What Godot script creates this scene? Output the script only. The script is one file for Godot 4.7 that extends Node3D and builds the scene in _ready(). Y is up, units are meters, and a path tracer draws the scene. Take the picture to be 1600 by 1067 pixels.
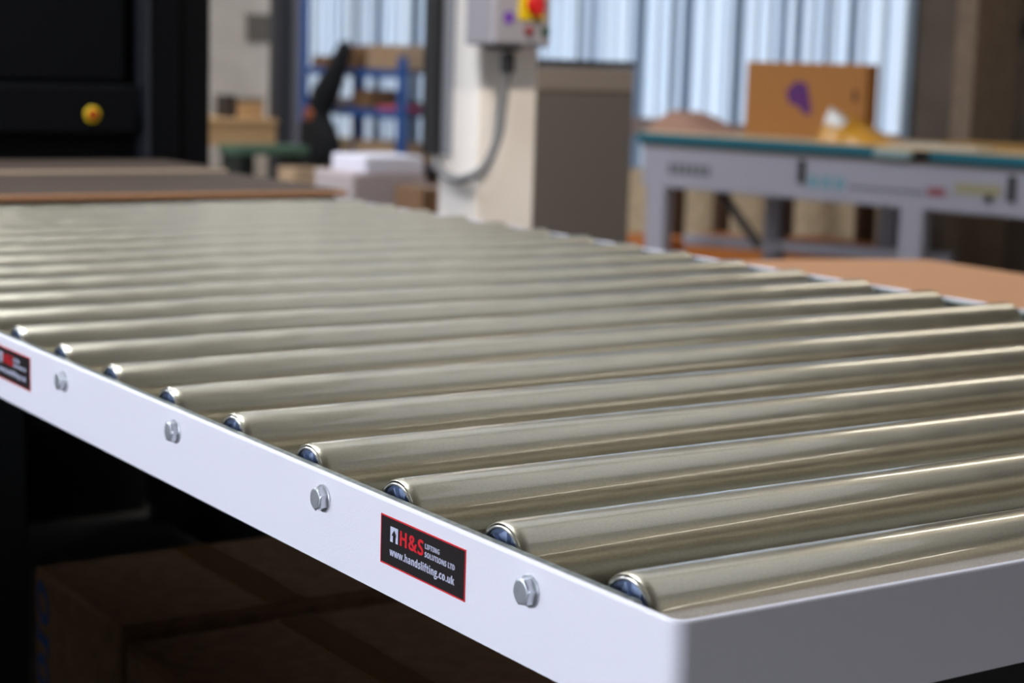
extends Node3D
# A roller conveyor table in a workshop: the conveyor is close and sharp, the workshop behind it is out of focus.

const AX := 0.80        # height of the roller axes
const PITCH := 0.1217   # distance between rollers
const W := 1.117        # length of a roller
const RR := 0.025       # radius of a roller
const N_ROLL := 28
const Z_END := -3.37    # far end of the conveyor

var rng := RandomNumberGenerator.new()
var mats := {}


# ---------------------------------------------------------------- helpers: materials
func mat(called: String, c: Color, rough := 0.6, metal := 0.0) -> StandardMaterial3D:
	if mats.has(called):
		return mats[called]
	var m := StandardMaterial3D.new()
	m.resource_name = called
	m.albedo_color = c
	m.roughness = rough
	m.metallic = metal
	mats[called] = m
	return m


func noise_tex(freq: float, lo: Color, hi: Color, sd := 1, octaves := 4, size := 512) -> NoiseTexture2D:
	var n := FastNoiseLite.new()
	n.seed = sd
	n.frequency = freq
	n.fractal_octaves = octaves
	var g := Gradient.new()
	g.set_color(0, lo)
	g.set_color(1, hi)
	var t := NoiseTexture2D.new()
	t.width = size
	t.height = size
	t.seamless = true
	t.noise = n
	t.color_ramp = g
	return t


func grain(m: StandardMaterial3D, freq: float, amount: float, scale := 1.0, sd := 1) -> StandardMaterial3D:
	m.albedo_texture = noise_tex(freq, Color(1 - amount, 1 - amount, 1 - amount), Color.WHITE, sd)
	m.uv1_triplanar = true
	m.uv1_world_triplanar = true
	m.uv1_scale = Vector3.ONE * scale
	return m


# ---------------------------------------------------------------- helpers: geometry
func begin() -> SurfaceTool:
	var st := SurfaceTool.new()
	st.begin(Mesh.PRIMITIVE_TRIANGLES)
	st.set_smooth_group(-1)
	return st


func tri(st: SurfaceTool, a: Vector3, b: Vector3, c: Vector3, out: Vector3) -> void:
	if (b - a).cross(c - a).dot(out) > 0.0:   # front faces run clockwise
		st.add_vertex(a); st.add_vertex(c); st.add_vertex(b)
	else:
		st.add_vertex(a); st.add_vertex(b); st.add_vertex(c)


func quad(st: SurfaceTool, a: Vector3, b: Vector3, c: Vector3, d: Vector3, out: Vector3) -> void:
	tri(st, a, b, c, out)
	tri(st, a, c, d, out)


func cbox(st: SurfaceTool, c: Vector3, s: Vector3, b := 0.004, xf := Transform3D()) -> void:
	# a box with chamfered edges
	var h := s * 0.5
	b = minf(b, minf(h.x, minf(h.y, h.z)) * 0.9)
	st.set_smooth_group(-1)
	var P := func(sx, sy, sz, ax):   # the corner's point on the face across axis ax
		var v := Vector3(h.x - b, h.y - b, h.z - b)
		v[ax] = h[ax]
		return xf * (c + Vector3(v.x * sx, v.y * sy, v.z * sz))
	for ax in 3:
		for s1 in [-1, 1]:
			var o := Vector3.ZERO
			o[ax] = s1
			var q := []
			for k in [[-1, -1], [1, -1], [1, 1], [-1, 1]]:
				var sg := [k[0], k[0], k[0]]
				sg[ax] = s1
				sg[(ax + 1) % 3] = k[0]
				sg[(ax + 2) % 3] = k[1]
				q.append(P.call(sg[0], sg[1], sg[2], ax))
			quad(st, q[0], q[1], q[2], q[3], xf.basis * o)
	if b <= 0.0:
		return
	for ax in 3:   # twelve edges
		var a1 := (ax + 1) % 3
		var a2 := (ax + 2) % 3
		for s1 in [-1, 1]:
			for s2 in [-1, 1]:
				var lo := [0, 0, 0]
				lo[ax] = -1; lo[a1] = s1; lo[a2] = s2
				var hi := lo.duplicate()
				hi[ax] = 1
				var o := Vector3.ZERO
				o[a1] = s1; o[a2] = s2
				quad(st, P.call(lo[0], lo[1], lo[2], a1), P.call(hi[0], hi[1], hi[2], a1), P.call(hi[0], hi[1], hi[2], a2), P.call(lo[0], lo[1], lo[2], a2), xf.basis * o)
	for sx in [-1, 1]:
		for sy in [-1, 1]:
			for sz in [-1, 1]:
				tri(st, P.call(sx, sy, sz, 0), P.call(sx, sy, sz, 1), P.call(sx, sy, sz, 2), xf.basis * Vector3(sx, sy, sz))


func lathe(st: SurfaceTool, prof: Array, seg := 48, xf := Transform3D(), smooth_deg := 40.0) -> void:
	# prof: [along x, radius]; the outline is walked with the outside on its left (towards larger radius when x grows)
	var grp := 0
	for i in prof.size() - 1:
		var a: Vector2 = prof[i]
		var b: Vector2 = prof[i + 1]
		if i > 0:
			var p: Vector2 = prof[i - 1]
			if absf(rad_to_deg((a - p).angle_to(b - a))) > smooth_deg:
				grp += 1
		st.set_smooth_group(grp)
		var nrm := Vector2(-(b - a).y, (b - a).x)
		for k in seg:
			var t0 := TAU * k / seg
			var t1 := TAU * (k + 1) / seg
			var tm := (t0 + t1) * 0.5
			var o: Vector3 = xf.basis * Vector3(nrm.x, nrm.y * cos(tm), nrm.y * sin(tm))
			var q := []
			for e in [[a, t0], [b, t0], [b, t1], [a, t1]]:
				q.append([xf * Vector3(e[0].x, e[0].y * cos(e[1]), e[0].y * sin(e[1])), Vector2(e[0].x * 4.0, e[1] / TAU)])
			var order := [0, 1, 2, 0, 2, 3]
			if (q[1][0] - q[0][0]).cross(q[2][0] - q[0][0]).dot(o) + (q[2][0] - q[0][0]).cross(q[3][0] - q[0][0]).dot(o) > 0.0:
				order = [0, 2, 1, 0, 3, 2]
			for n in 2:
				var w := [order[n * 3], order[n * 3 + 1], order[n * 3 + 2]]
				if (q[w[0]][0] - q[w[1]][0]).length() < 1e-7 or (q[w[1]][0] - q[w[2]][0]).length() < 1e-7 or (q[w[0]][0] - q[w[2]][0]).length() < 1e-7:
					continue
				for e in w:
					st.set_uv(q[e][1])
					st.add_vertex(q[e][0])
	st.set_smooth_group(-1)


func tube(st: SurfaceTool, pts: Array, r: float, seg := 12) -> void:
	# a round bar or cable along points, closed at both ends
	st.set_smooth_group(0)
	var rings := []
	var up := Vector3.UP
	for i in pts.size():
		var d: Vector3 = (pts[mini(i + 1, pts.size() - 1)] - pts[maxi(i - 1, 0)]).normalized()
		if absf(d.dot(up)) > 0.95:
			up = Vector3.RIGHT
		var s := d.cross(up).normalized()
		up = s.cross(d).normalized()
		var ring := []
		for k in seg:
			var t := TAU * k / seg
			ring.append(pts[i] + (s * cos(t) + up * sin(t)) * r)
		rings.append(ring)
	for i in rings.size() - 1:
		for k in seg:
			var k1 := (k + 1) % seg
			var mid: Vector3 = (rings[i][k] + rings[i + 1][k1]) * 0.5 - (pts[i] + pts[i + 1]) * 0.5
			quad(st, rings[i][k], rings[i + 1][k], rings[i + 1][k1], rings[i][k1], mid)
	st.set_smooth_group(-1)
	for e in [0, rings.size() - 1]:
		var o: Vector3 = pts[0] - pts[1] if e == 0 else pts[e] - pts[e - 1]
		for k in seg:
			tri(st, pts[e], rings[e][k], rings[e][(k + 1) % seg], o)


func prism(st: SurfaceTool, poly: PackedVector2Array, depth: float, xf := Transform3D(), smooth := false) -> void:
	# poly in local xy, pulled along local z from 0 to depth
	var idx := Geometry2D.triangulate_polygon(poly)
	st.set_smooth_group(-1)
	for i in range(0, idx.size(), 3):
		for z in [0.0, depth]:
			var q := []
			for k in 3:
				q.append(xf * Vector3(poly[idx[i + k]].x, poly[idx[i + k]].y, z))
			tri(st, q[0], q[1], q[2], xf.basis * Vector3(0, 0, -1 if z == 0.0 else 1) * signf(depth))
	var cw := Geometry2D.is_polygon_clockwise(poly)
	if smooth:
		st.set_smooth_group(1)
	for i in poly.size():
		var a := poly[i]
		var b := poly[(i + 1) % poly.size()]
		var n2 := Vector2((b - a).y, -(b - a).x) * (-1.0 if cw else 1.0)
		quad(st, xf * Vector3(a.x, a.y, 0), xf * Vector3(b.x, b.y, 0), xf * Vector3(b.x, b.y, depth), xf * Vector3(a.x, a.y, depth), xf.basis * Vector3(n2.x, n2.y, 0))
	st.set_smooth_group(-1)


func mesh_of(st: SurfaceTool) -> ArrayMesh:
	st.generate_normals()
	return st.commit()


func put(called: String, st, m: Material, parent: Node = null) -> MeshInstance3D:
	var o := MeshInstance3D.new()
	o.name = called
	o.mesh = mesh_of(st) if st is SurfaceTool else st
	o.material_override = m
	(parent if parent else self).add_child(o, true)
	return o


func part(called: String, parent: Node, m: Material, c: Vector3, s: Vector3, b := 0.004) -> MeshInstance3D:
	var st := begin()
	cbox(st, Vector3.ZERO, s, b)
	var o := put(called, st, m, parent)
	o.position = c
	return o


func tag(o: Node, label: String, category: String, group := "") -> Node:
	o.set_meta("label", label)
	o.set_meta("category", category)
	if group:
		o.set_meta("group", group)
	return o


func thing(called: String, label: String, category: String, at := Vector3.ZERO, turn := 0.0, group := "") -> Node3D:
	var o := Node3D.new()
	o.name = called
	add_child(o, true)
	o.position = at
	o.rotation.y = turn
	tag(o, label, category, group)
	return o


func struct(called: String, st, m: Material) -> MeshInstance3D:
	var o := put(called, st, m)
	o.set_meta("kind", "structure")
	return o


func slab(called: String, lo: Vector3, hi: Vector3, m: Material) -> MeshInstance3D:
	var st := begin()
	cbox(st, Vector3.ZERO, hi - lo, 0.0)
	var o := struct(called, st, m)
	o.position = (lo + hi) * 0.5
	return o


func text_fit(s: String, lo: Vector2, hi: Vector2, m: Material, parent: Node, frame: Transform3D, bold := true, slant := 0.0, deep := 0.0002) -> MeshInstance3D:
	# lettering that fills the rectangle lo..hi of the plane given by frame (x to the right, y up, z out)
	var f := SystemFont.new()
	f.font_names = PackedStringArray(["Droid Sans"])
	f.font_weight = 700 if bold else 400
	var t := TextMesh.new()
	t.font = f
	t.text = s
	t.font_size = 64
	t.pixel_size = 0.01
	t.depth = 0.02
	var arr := t.get_mesh_arrays()
	var v: PackedVector3Array = arr[Mesh.ARRAY_VERTEX]
	var b0 := Vector3(1e9, 1e9, 1e9)
	var b1 := -b0
	for i in v.size():
		v[i].x += v[i].y * slant
		b0 = b0.min(v[i])
		b1 = b1.max(v[i])
	for i in v.size():
		var u := (v[i] - b0) / (b1 - b0)
		v[i] = frame * Vector3(lerpf(lo.x, hi.x, u.x), lerpf(lo.y, hi.y, u.y), u.z * deep)
	arr[Mesh.ARRAY_VERTEX] = v
	var st := begin()
	var idx = arr[Mesh.ARRAY_INDEX]
	for i in (idx.size() if idx != null else v.size()):
		st.add_vertex(v[idx[i]] if idx != null else v[i])
	return put("lettering", st, m, parent)


# ---------------------------------------------------------------- the scene
func _ready() -> void:
	rng.seed = 7
	# camera
	var cam := Camera3D.new()
	cam.name = "camera"
	add_child(cam)
	cam.position = Vector3(-0.5780, 1.0889, 0.7454)
	cam.rotation = Vector3(-0.1503, -0.5900, 0.0301)
	cam.near = 0.05
	cam.far = 100.0
	var at := CameraAttributesPhysical.new()
	at.frustum_focal_length = 64.753
	at.frustum_near = 0.05
	at.frustum_far = 100.0
	at.frustum_focus_distance = 1.16
	at.exposure_aperture = 7.5
	cam.attributes = at
	cam.current = true
	# sky and exposure
	var we := WorldEnvironment.new()
	we.name = "world_environment"
	add_child(we)
	var env := Environment.new()
	env.tonemap_mode = Environment.TONE_MAPPER_LINEAR
	env.tonemap_exposure = 1.0
	env.background_mode = Environment.BG_SKY
	env.background_energy_multiplier = 8.8
	env.sdfgi_enabled = true
	env.ssao_enabled = true
	env.ssil_enabled = true
	var sm := ProceduralSkyMaterial.new()
	sm.sky_top_color = Color(0.86, 0.92, 1.0)
	sm.sky_horizon_color = Color(0.95, 0.965, 1.0)
	sm.ground_horizon_color = Color(0.62, 0.63, 0.62)
	sm.ground_bottom_color = Color(0.45, 0.45, 0.44)
	var sky := Sky.new()
	sky.sky_material = sm
	env.sky = sky
	we.environment = env
	# added roof lights and spot lamp for brightness, and strip lamps
	for e in [[0.1, -2.2, 20.0, 1.1, "bright middle"], [0.2, -7.4, 26.0, 1.5, "bright far"], [2.6, -6.6, 0.5, 1.5, "dim far"], [2.6, -3.2, 0.75, 1.5, "dim middle"], [2.6, 0.2, 0.75, 1.5, "dim near"], [2.6, 3.6, 0.3, 1.5, "dim nearest"]]:
		added_roof_light(Vector3(e[0], 3.98, e[1]), Vector2(e[3], 3.0 if e[3] > 1.2 else 1.6), e[2], e[4])
	strip_lamp(Vector3(4.15, 3.6, 4.37), 3.65, 0.08, 0.0, 5.0, "near")
	strip_lamp(Vector3(4.65, 3.6, -2.35), 2.0, 0.22, PI / 2, 3.5, "middle")
	strip_lamp(Vector3(4.3, 3.6, -9.5), 3.0, 0.18, 0.0, 4.0, "far")
	added_spot_lamp(Vector3(1.15, 3.2, -0.7), Vector3(2.5, 0.75, -3.7), 7.0, 19.0)

	make_materials()
	room()
	conveyor()
	under_table()
	on_table()
	black_machine()
	cardboard_load()
	column_group()
	grey_cabinet()
	bench_group()
	shelving_group()
	office_group()
	right_wall_group()


func added_roof_light(c: Vector3, s: Vector2, e: float, which: String) -> void:  # unseen panels added to brighten the column and the rollers
	# e: radiance of the panel, shared between its own glow and the light before it
	var t := thing("added_roof_light", which + " roof light panel added in the white ceiling to brighten the scene", "roof light", c, 0.0, "added roof lights")
	var g := mat("roof_glow_" + str(int(e * 100)), Color(0.9, 0.95, 1.0), 0.5)
	g.emission_enabled = true
	g.emission = Color(0.94, 0.97, 1.0)
	g.emission_energy_multiplier = e * 0.3
	part("panel", t, g, Vector3(0, 0, 0), Vector3(s.x, 0.03, s.y))
	for k in [-1, 1]:
		part("frame", t, mat("roof_frame", Color(0.8, 0.8, 0.8), 0.5), Vector3(k * (s.x * 0.5 + 0.03), 0, 0), Vector3(0.06, 0.05, s.y))
	area(t, Vector3(0, -0.03, 0), s, e * 0.7 / PI, Color(0.93, 0.96, 1.0))


func area(t: Node3D, at: Vector3, s: Vector2, e: float, c: Color) -> void:
	var l := AreaLight3D.new()
	l.name = "light"
	l.area_size = s
	l.area_normalize_energy = false
	l.light_energy = e
	l.light_color = c
	l.area_range = 30.0
	l.area_attenuation = 2.0
	l.shadow_enabled = true
	t.add_child(l, true)
	l.position = at
	l.rotation.x = -PI / 2


func strip_lamp(c: Vector3, length: float, width: float, turn: float, e: float, which: String) -> void:
	var t := thing("strip_lamp", which + " white strip lamp hung below the ceiling on the right side", "lamp", c, turn, "strip lamps")
	var g := mat("lamp_glow", Color(1, 1, 1), 0.5)
	g.emission_enabled = true
	g.emission = Color(1.0, 0.98, 0.92)
	g.emission_energy_multiplier = 5.0
	part("housing", t, mat("lamp_body", Color(0.85, 0.85, 0.85), 0.4), Vector3(0, 0.03, 0), Vector3(width + 0.02, 0.05, length + 0.06))
	part("diffuser", t, g, Vector3(0, -0.01, 0), Vector3(width, 0.03, length))
	for z in [-0.4, 0.4]:
		part("hanger", t, mats["lamp_body"], Vector3(0, 0.22, z * length), Vector3(0.015, 0.34, 0.015), 0.002)
	area(t, Vector3(0, -0.04, 0), Vector2(width, length), e, Color(1.0, 0.98, 0.93))


func added_spot_lamp(c: Vector3, at: Vector3, e: float, cone: float) -> void:  # unseen lamp added to lift the column and cabinet
	var t := thing("added_spot_lamp", "spot lamp added under the ceiling to brighten the cream column and the dark cabinet", "lamp", c)
	var d := (at - c).normalized()
	var st := begin()
	var x := d
	var y := x.cross(Vector3.UP).normalized()
	var xf := Transform3D(Basis(x, y, x.cross(y)), Vector3.ZERO)
	lathe(st, [Vector2(-0.10, 0.0), Vector2(-0.10, 0.04), Vector2(0.0, 0.06), Vector2(0.03, 0.062)], 24, xf)
	put("shade", st, mats["lamp_body"], t)
	st = begin()
	lathe(st, [Vector2(-0.004, 0.0), Vector2(-0.004, 0.056), Vector2(0.0, 0.056), Vector2(0.0, 0.0)], 24, xf)
	put("lens", st, mats["lamp_glow"], t)
	part("stem", t, mats["lamp_body"], Vector3(-d.x * 0.08, 0.42, -d.z * 0.08), Vector3(0.03, 0.76, 0.03), 0.003)
	var l := SpotLight3D.new()
	l.name = "light"
	l.light_energy = e
	l.light_color = Color(1.0, 0.96, 0.90)
	l.spot_angle = cone
	l.spot_angle_attenuation = 0.6
	l.spot_range = 30.0
	l.spot_attenuation = 2.0
	l.light_size = 0.05
	l.shadow_enabled = true
	t.add_child(l, true)
	l.basis = Basis.looking_at(d)
	l.position = d * 0.04


func make_materials() -> void:
	# roller steel: smeared and speckled zinc
	var im := Image.create(512, 512, false, Image.FORMAT_RGB8)
	var im2 := Image.create(512, 512, false, Image.FORMAT_RGB8)
	var n1 := FastNoiseLite.new(); n1.seed = 3; n1.frequency = 0.012; n1.fractal_octaves = 2
	var n2 := FastNoiseLite.new(); n2.seed = 9; n2.frequency = 0.16
	for y in 512:
		for x in 512:
			var a := n1.get_noise_2d(x * 0.6, y * 1.6) * 0.5 + 0.5
			var b := n2.get_noise_2d(x * 0.9, y) * 0.5 + 0.5
			var r := 0.30 + 0.07 * a + 0.012 * b
			var v := 0.84 + 0.07 * a + 0.10 * b
			im.set_pixel(x, y, Color(r, r, r))
			im2.set_pixel(x, y, Color(v, v, v * 0.985))
	for k in 90:   # scratches and scuffs
		var p := Vector2(rng.randf() * 512, rng.randf() * 512)
		var d := Vector2.from_angle(rng.randf_range(-0.5, 0.5) + (PI / 2 if rng.randf() < 0.5 else 0.0))
		var br := rng.randf_range(0.01, 0.04)
		for j in rng.randi_range(4, 40):
			p += d
			var q := Vector2i(posmod(int(p.x), 512), posmod(int(p.y), 512))
			var c := im.get_pixelv(q)
			im.set_pixelv(q, Color(minf(c.r + br, 1), minf(c.g + br, 1), minf(c.b + br, 1)))
			c = im2.get_pixelv(q)
			im2.set_pixelv(q, Color(minf(c.r + br, 1), minf(c.g + br, 1), minf(c.b + br, 1)))
	var m := mat("zinc_roller", Color(0.865, 0.828, 0.755), 1.0, 1.0)
	m.albedo_texture = ImageTexture.create_from_image(im2)
	m.roughness_texture = ImageTexture.create_from_image(im)
	m.roughness_texture_channel = BaseMaterial3D.TEXTURE_CHANNEL_RED
	m.clearcoat_enabled = true
	m.clearcoat = 1.0
	m.clearcoat_roughness = 0.03
	var w := mat("white_powder", Color(0.955, 0.935, 0.965), 0.42)
	w.heightmap_enabled = true
	w.heightmap_texture = noise_tex(0.09, Color.BLACK, Color.WHITE, 5, 2, 256)
	w.heightmap_scale = 0.006
	w.uv1_triplanar = true
	w.uv1_scale = Vector3.ONE * 18.0
	mat("zinc_bolt", Color(0.84, 0.85, 0.87), 0.42, 1.0)
	grain(mat("galvanised", Color(0.66, 0.68, 0.66), 0.42, 1.0), 0.03, 0.3, 8.0, 4)
	mat("cap_plastic", Color(0.60, 0.66, 0.78), 0.35)
	mat("cap_ring", Color(0.83, 0.82, 0.80), 0.3, 1.0)
	mat("seam_dark", Color(0.03, 0.03, 0.03), 0.8)
	mat("axle_steel", Color(0.6, 0.6, 0.58), 0.35, 1.0)
	mat("sticker_black", Color(0.145, 0.12, 0.12), 0.35)
	mat("sticker_red", Color(0.88, 0.12, 0.17), 0.4)
	mat("sticker_pale", Color(0.82, 0.82, 0.90), 0.45)
	mat("dark_steel", Color(0.10, 0.10, 0.11), 0.5)
	grain(mat("kraft", Color(0.55, 0.40, 0.27), 0.85), 0.02, 0.18, 3.0, 6)
	grain(mat("kraft_dark", Color(0.36, 0.29, 0.24), 0.8), 0.02, 0.2, 2.0, 8)
	grain(mat("kraft_light", Color(0.76, 0.63, 0.50), 0.85), 0.02, 0.12, 2.0, 8)
	mat("print_blue", Color(0.02, 0.28, 0.55), 0.7)
	mat("black_paint", Color(0.075, 0.075, 0.08), 0.6).metallic_specular = 0.14
	mat("black_gap", Color(0.03, 0.03, 0.03), 0.9)
	mat("safety_yellow", Color(0.87, 0.73, 0.03), 0.5)
	mat("safety_red", Color(0.72, 0.03, 0.03), 0.45)
	mat("button_green", Color(0.10, 0.30, 0.20), 0.4)
	mat("warm_lit_white", Color(0.95, 0.91, 0.875), 0.6)  # white paint with the warm light put into its colour
	mat("grey_paint", Color(0.55, 0.55, 0.57), 0.5)
	mat("grey_cable", Color(0.46, 0.45, 0.45), 0.5)
	mat("blue_rack", Color(0.13, 0.33, 0.60), 0.45)


func room() -> void:
	var white := grain(mat("white_wall", Color(0.84, 0.78, 0.72), 0.9), 0.01, 0.08, 0.6, 2)
	var ceil := mat("white_ceiling", Color(0.90, 0.90, 0.88), 0.9)
	var fl := grain(mat("concrete_floor", Color(0.47, 0.455, 0.44), 0.6), 0.02, 0.25, 0.8, 12)
	slab("floor", Vector3(-4.2, -0.2, -12.8), Vector3(6.4, 0.0, 6.8), fl)
	slab("ceiling", Vector3(-4.2, 4.0, -12.8), Vector3(6.4, 4.2, 6.8), ceil)
	var dim := grain(mat("dark_cladding", Color(0.32, 0.29, 0.27), 0.8), 0.01, 0.1, 0.5, 11)
	slab("wall_left", Vector3(-4.2, 0.0, -12.8), Vector3(-4.0, 4.0, -5.0), dim)
	slab("wall_left_near", Vector3(-4.2, 0.0, 2.0), Vector3(-4.0, 4.0, 6.8), dim)
	slab("wall_left_low", Vector3(-4.2, 0.0, -5.0), Vector3(-4.0, 0.9, 2.0), dim)
	slab("wall_left_high", Vector3(-4.2, 2.4, -5.0), Vector3(-4.0, 4.0, 2.0), dim)
	var side := Node3D.new()
	side.name = "window_2"
	add_child(side)
	side.set_meta("kind", "structure")
	for k in 6:
		part("mullion", side, mat("roof_frame", Color(0.8, 0.8, 0.8), 0.5), Vector3(-4.1, 1.65, lerpf(-4.97, 1.97, k / 5.0)), Vector3(0.06, 1.5, 0.06))
	for y in [0.92, 2.38]:
		part("frame", side, mats["roof_frame"], Vector3(-4.1, y, -1.5), Vector3(0.08, 0.06, 7.0))
	slab("wall_front", Vector3(-4.0, 0.0, 6.5), Vector3(6.4, 4.0, 6.8), dim)
	slab("added_shade_wall", Vector3(-0.62, 0.0, -3.3), Vector3(-0.50, 0.745, 0.0), mat("added_partition", Color(0.14, 0.14, 0.14), 0.8))  # unseen partition added to keep the space under the conveyor dark
	slab("wall_back", Vector3(-4.0, 0.0, -12.8), Vector3(6.4, 4.0, -12.5), white)
	# right wall: low blockwork, translucent sheets, a lintel; solid wall past the sheets
	var beige := grain(mat("beige_block", Color(0.78, 0.68, 0.55), 0.9), 0.02, 0.15, 1.0, 5)
	var brown := grain(mat("shaded_wall", Color(0.40, 0.345, 0.30), 0.9), 0.01, 0.15, 0.5, 7)  # beige wall with its shade put into the colour
	slab("wall_right", Vector3(6.0, 0.0, -12.5), Vector3(6.2, 0.5, -5.66), beige)
	slab("wall_right_top", Vector3(6.0, 3.6, -12.5), Vector3(6.2, 4.0, -5.66), white)
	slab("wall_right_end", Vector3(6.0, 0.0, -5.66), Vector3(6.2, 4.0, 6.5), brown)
	# translucent corrugated sheets
	var sheet := mat("translucent_sheet", Color(0.80, 0.87, 0.93), 0.5)
	sheet.backlight_enabled = true
	sheet.backlight = Color(0.51, 0.51, 0.515)
	sheet.cull_mode = BaseMaterial3D.CULL_DISABLED
	var win := Node3D.new()
	win.name = "window_1"
	add_child(win)
	win.set_meta("kind", "structure")
	win.set_meta("label", "wall of translucent corrugated daylight sheets behind the workbench and the blue shelving")
	var z := -12.45
	while z < -5.75:
		var z1 := minf(z + 0.80, -5.66)
		var st := begin()
		var prof := []
		var p := 0.0
		while p < z1 - z - 0.01:
			for e in [[0.0, 0.0], [0.07, 0.0], [0.09, 0.03], [0.14, 0.03], [0.16, 0.0]]:
				if p + e[0] <= z1 - z + 0.001:
					prof.append(Vector2(z + p + e[0], e[1]))
			p += 0.16
		prof.append(Vector2(z1, 0.0))
		for i in prof.size() - 1:
			var a: Vector2 = prof[i]
			var b: Vector2 = prof[i + 1]
			if (b - a).length() < 1e-4:
				continue
			quad(st, Vector3(6.06 - a.y, 0.5, a.x), Vector3(6.06 - b.y, 0.5, b.x), Vector3(6.06 - b.y, 3.6, b.x), Vector3(6.06 - a.y, 3.6, a.x), Vector3(-1, 0, 0))
		put("panel", st, sheet, win)
		z = z1
	var bar := mat("mullion_grey", Color(0.46, 0.53, 0.62), 0.6)
	for e in [[-11.25, 0.07], [-10.92, 0.05], [-10.40, 0.08], [-9.6, 0.06], [-8.90, 0.05], [-8.44, 0.045], [-8.31, 0.05], [-7.85, 0.10], [-7.545, 0.03], [-7.41, 0.10], [-6.985, 0.085], [-6.62, 0.05], [-6.50, 0.07], [-6.29, 0.03], [-6.10, 0.045]]:
		part("mullion", win, bar, Vector3(6.0, 2.05, e[0]), Vector3(0.03, 3.1, e[1] * 0.62))
	var fine := mat("rib_grey", Color(0.74, 0.79, 0.84), 0.6)
	var zz := -12.4
	while zz < -5.8:
		part("rib", win, fine, Vector3(6.012, 2.05, zz), Vector3(0.02, 3.1, rng.randf_range(0.012, 0.026)), 0.002)
		zz += rng.randf_range(0.10, 0.16)
	part("mullion", win, mat("frame_grey", Color(0.5, 0.55, 0.6), 0.6), Vector3(6.0, 2.05, -5.69), Vector3(0.05, 3.1, 0.06))
	part("rail", win, mat("girt_brown", Color(0.50, 0.43, 0.41), 0.7), Vector3(5.99, 0.745, -9.06), Vector3(0.05, 0.10, 6.7))


# ---------------------------------------------------------------- the roller conveyor
func plate_outline(t: float, y0: float, y1: float) -> PackedVector2Array:
	# cross-section of the folded plate: x across (0 outside, t inside), y up, with a rounded top edge
	return PackedVector2Array([Vector2(0, y0), Vector2(t, y0), Vector2(t, y1 - 0.0008), Vector2(t - 0.0008, y1), Vector2(0.0016, y1), Vector2(0.0005, y1 - 0.0005), Vector2(0, y1 - 0.0016)])


func sweep_plate(st: SurfaceTool, path: Array, prof: PackedVector2Array) -> void:
	# path: [Vector3 on the outside of the plate, unit vector to the inside]
	for k in prof.size():
		var a := prof[k]
		var b := prof[(k + 1) % prof.size()]
		var nn := Vector2((b - a).y, -(b - a).x)
		for i in path.size() - 1:
			st.set_smooth_group(k + 2)
			var p0: Vector3 = path[i][0]
			var p1: Vector3 = path[i + 1][0]
			var d0: Vector3 = path[i][1]
			var d1: Vector3 = path[i + 1][1]
			var o := ((d0 + d1) * 0.5) * nn.x + Vector3.UP * nn.y
			quad(st, p0 + d0 * a.x + Vector3.UP * a.y, p0 + d0 * b.x + Vector3.UP * b.y, p1 + d1 * b.x + Vector3.UP * b.y, p1 + d1 * a.x + Vector3.UP * a.y, o)
	st.set_smooth_group(-1)
	for e in [0, path.size() - 1]:
		var o: Vector3 = path[0][0] - path[1][0] if e == 0 else path[e][0] - path[e - 1][0]
		var idx := Geometry2D.triangulate_polygon(prof)
		for i in range(0, idx.size(), 3):
			var q := []
			for k in 3:
				q.append(path[e][0] + path[e][1] * prof[idx[i + k]].x + Vector3.UP * prof[idx[i + k]].y)
			tri(st, q[0], q[1], q[2], o)


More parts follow.
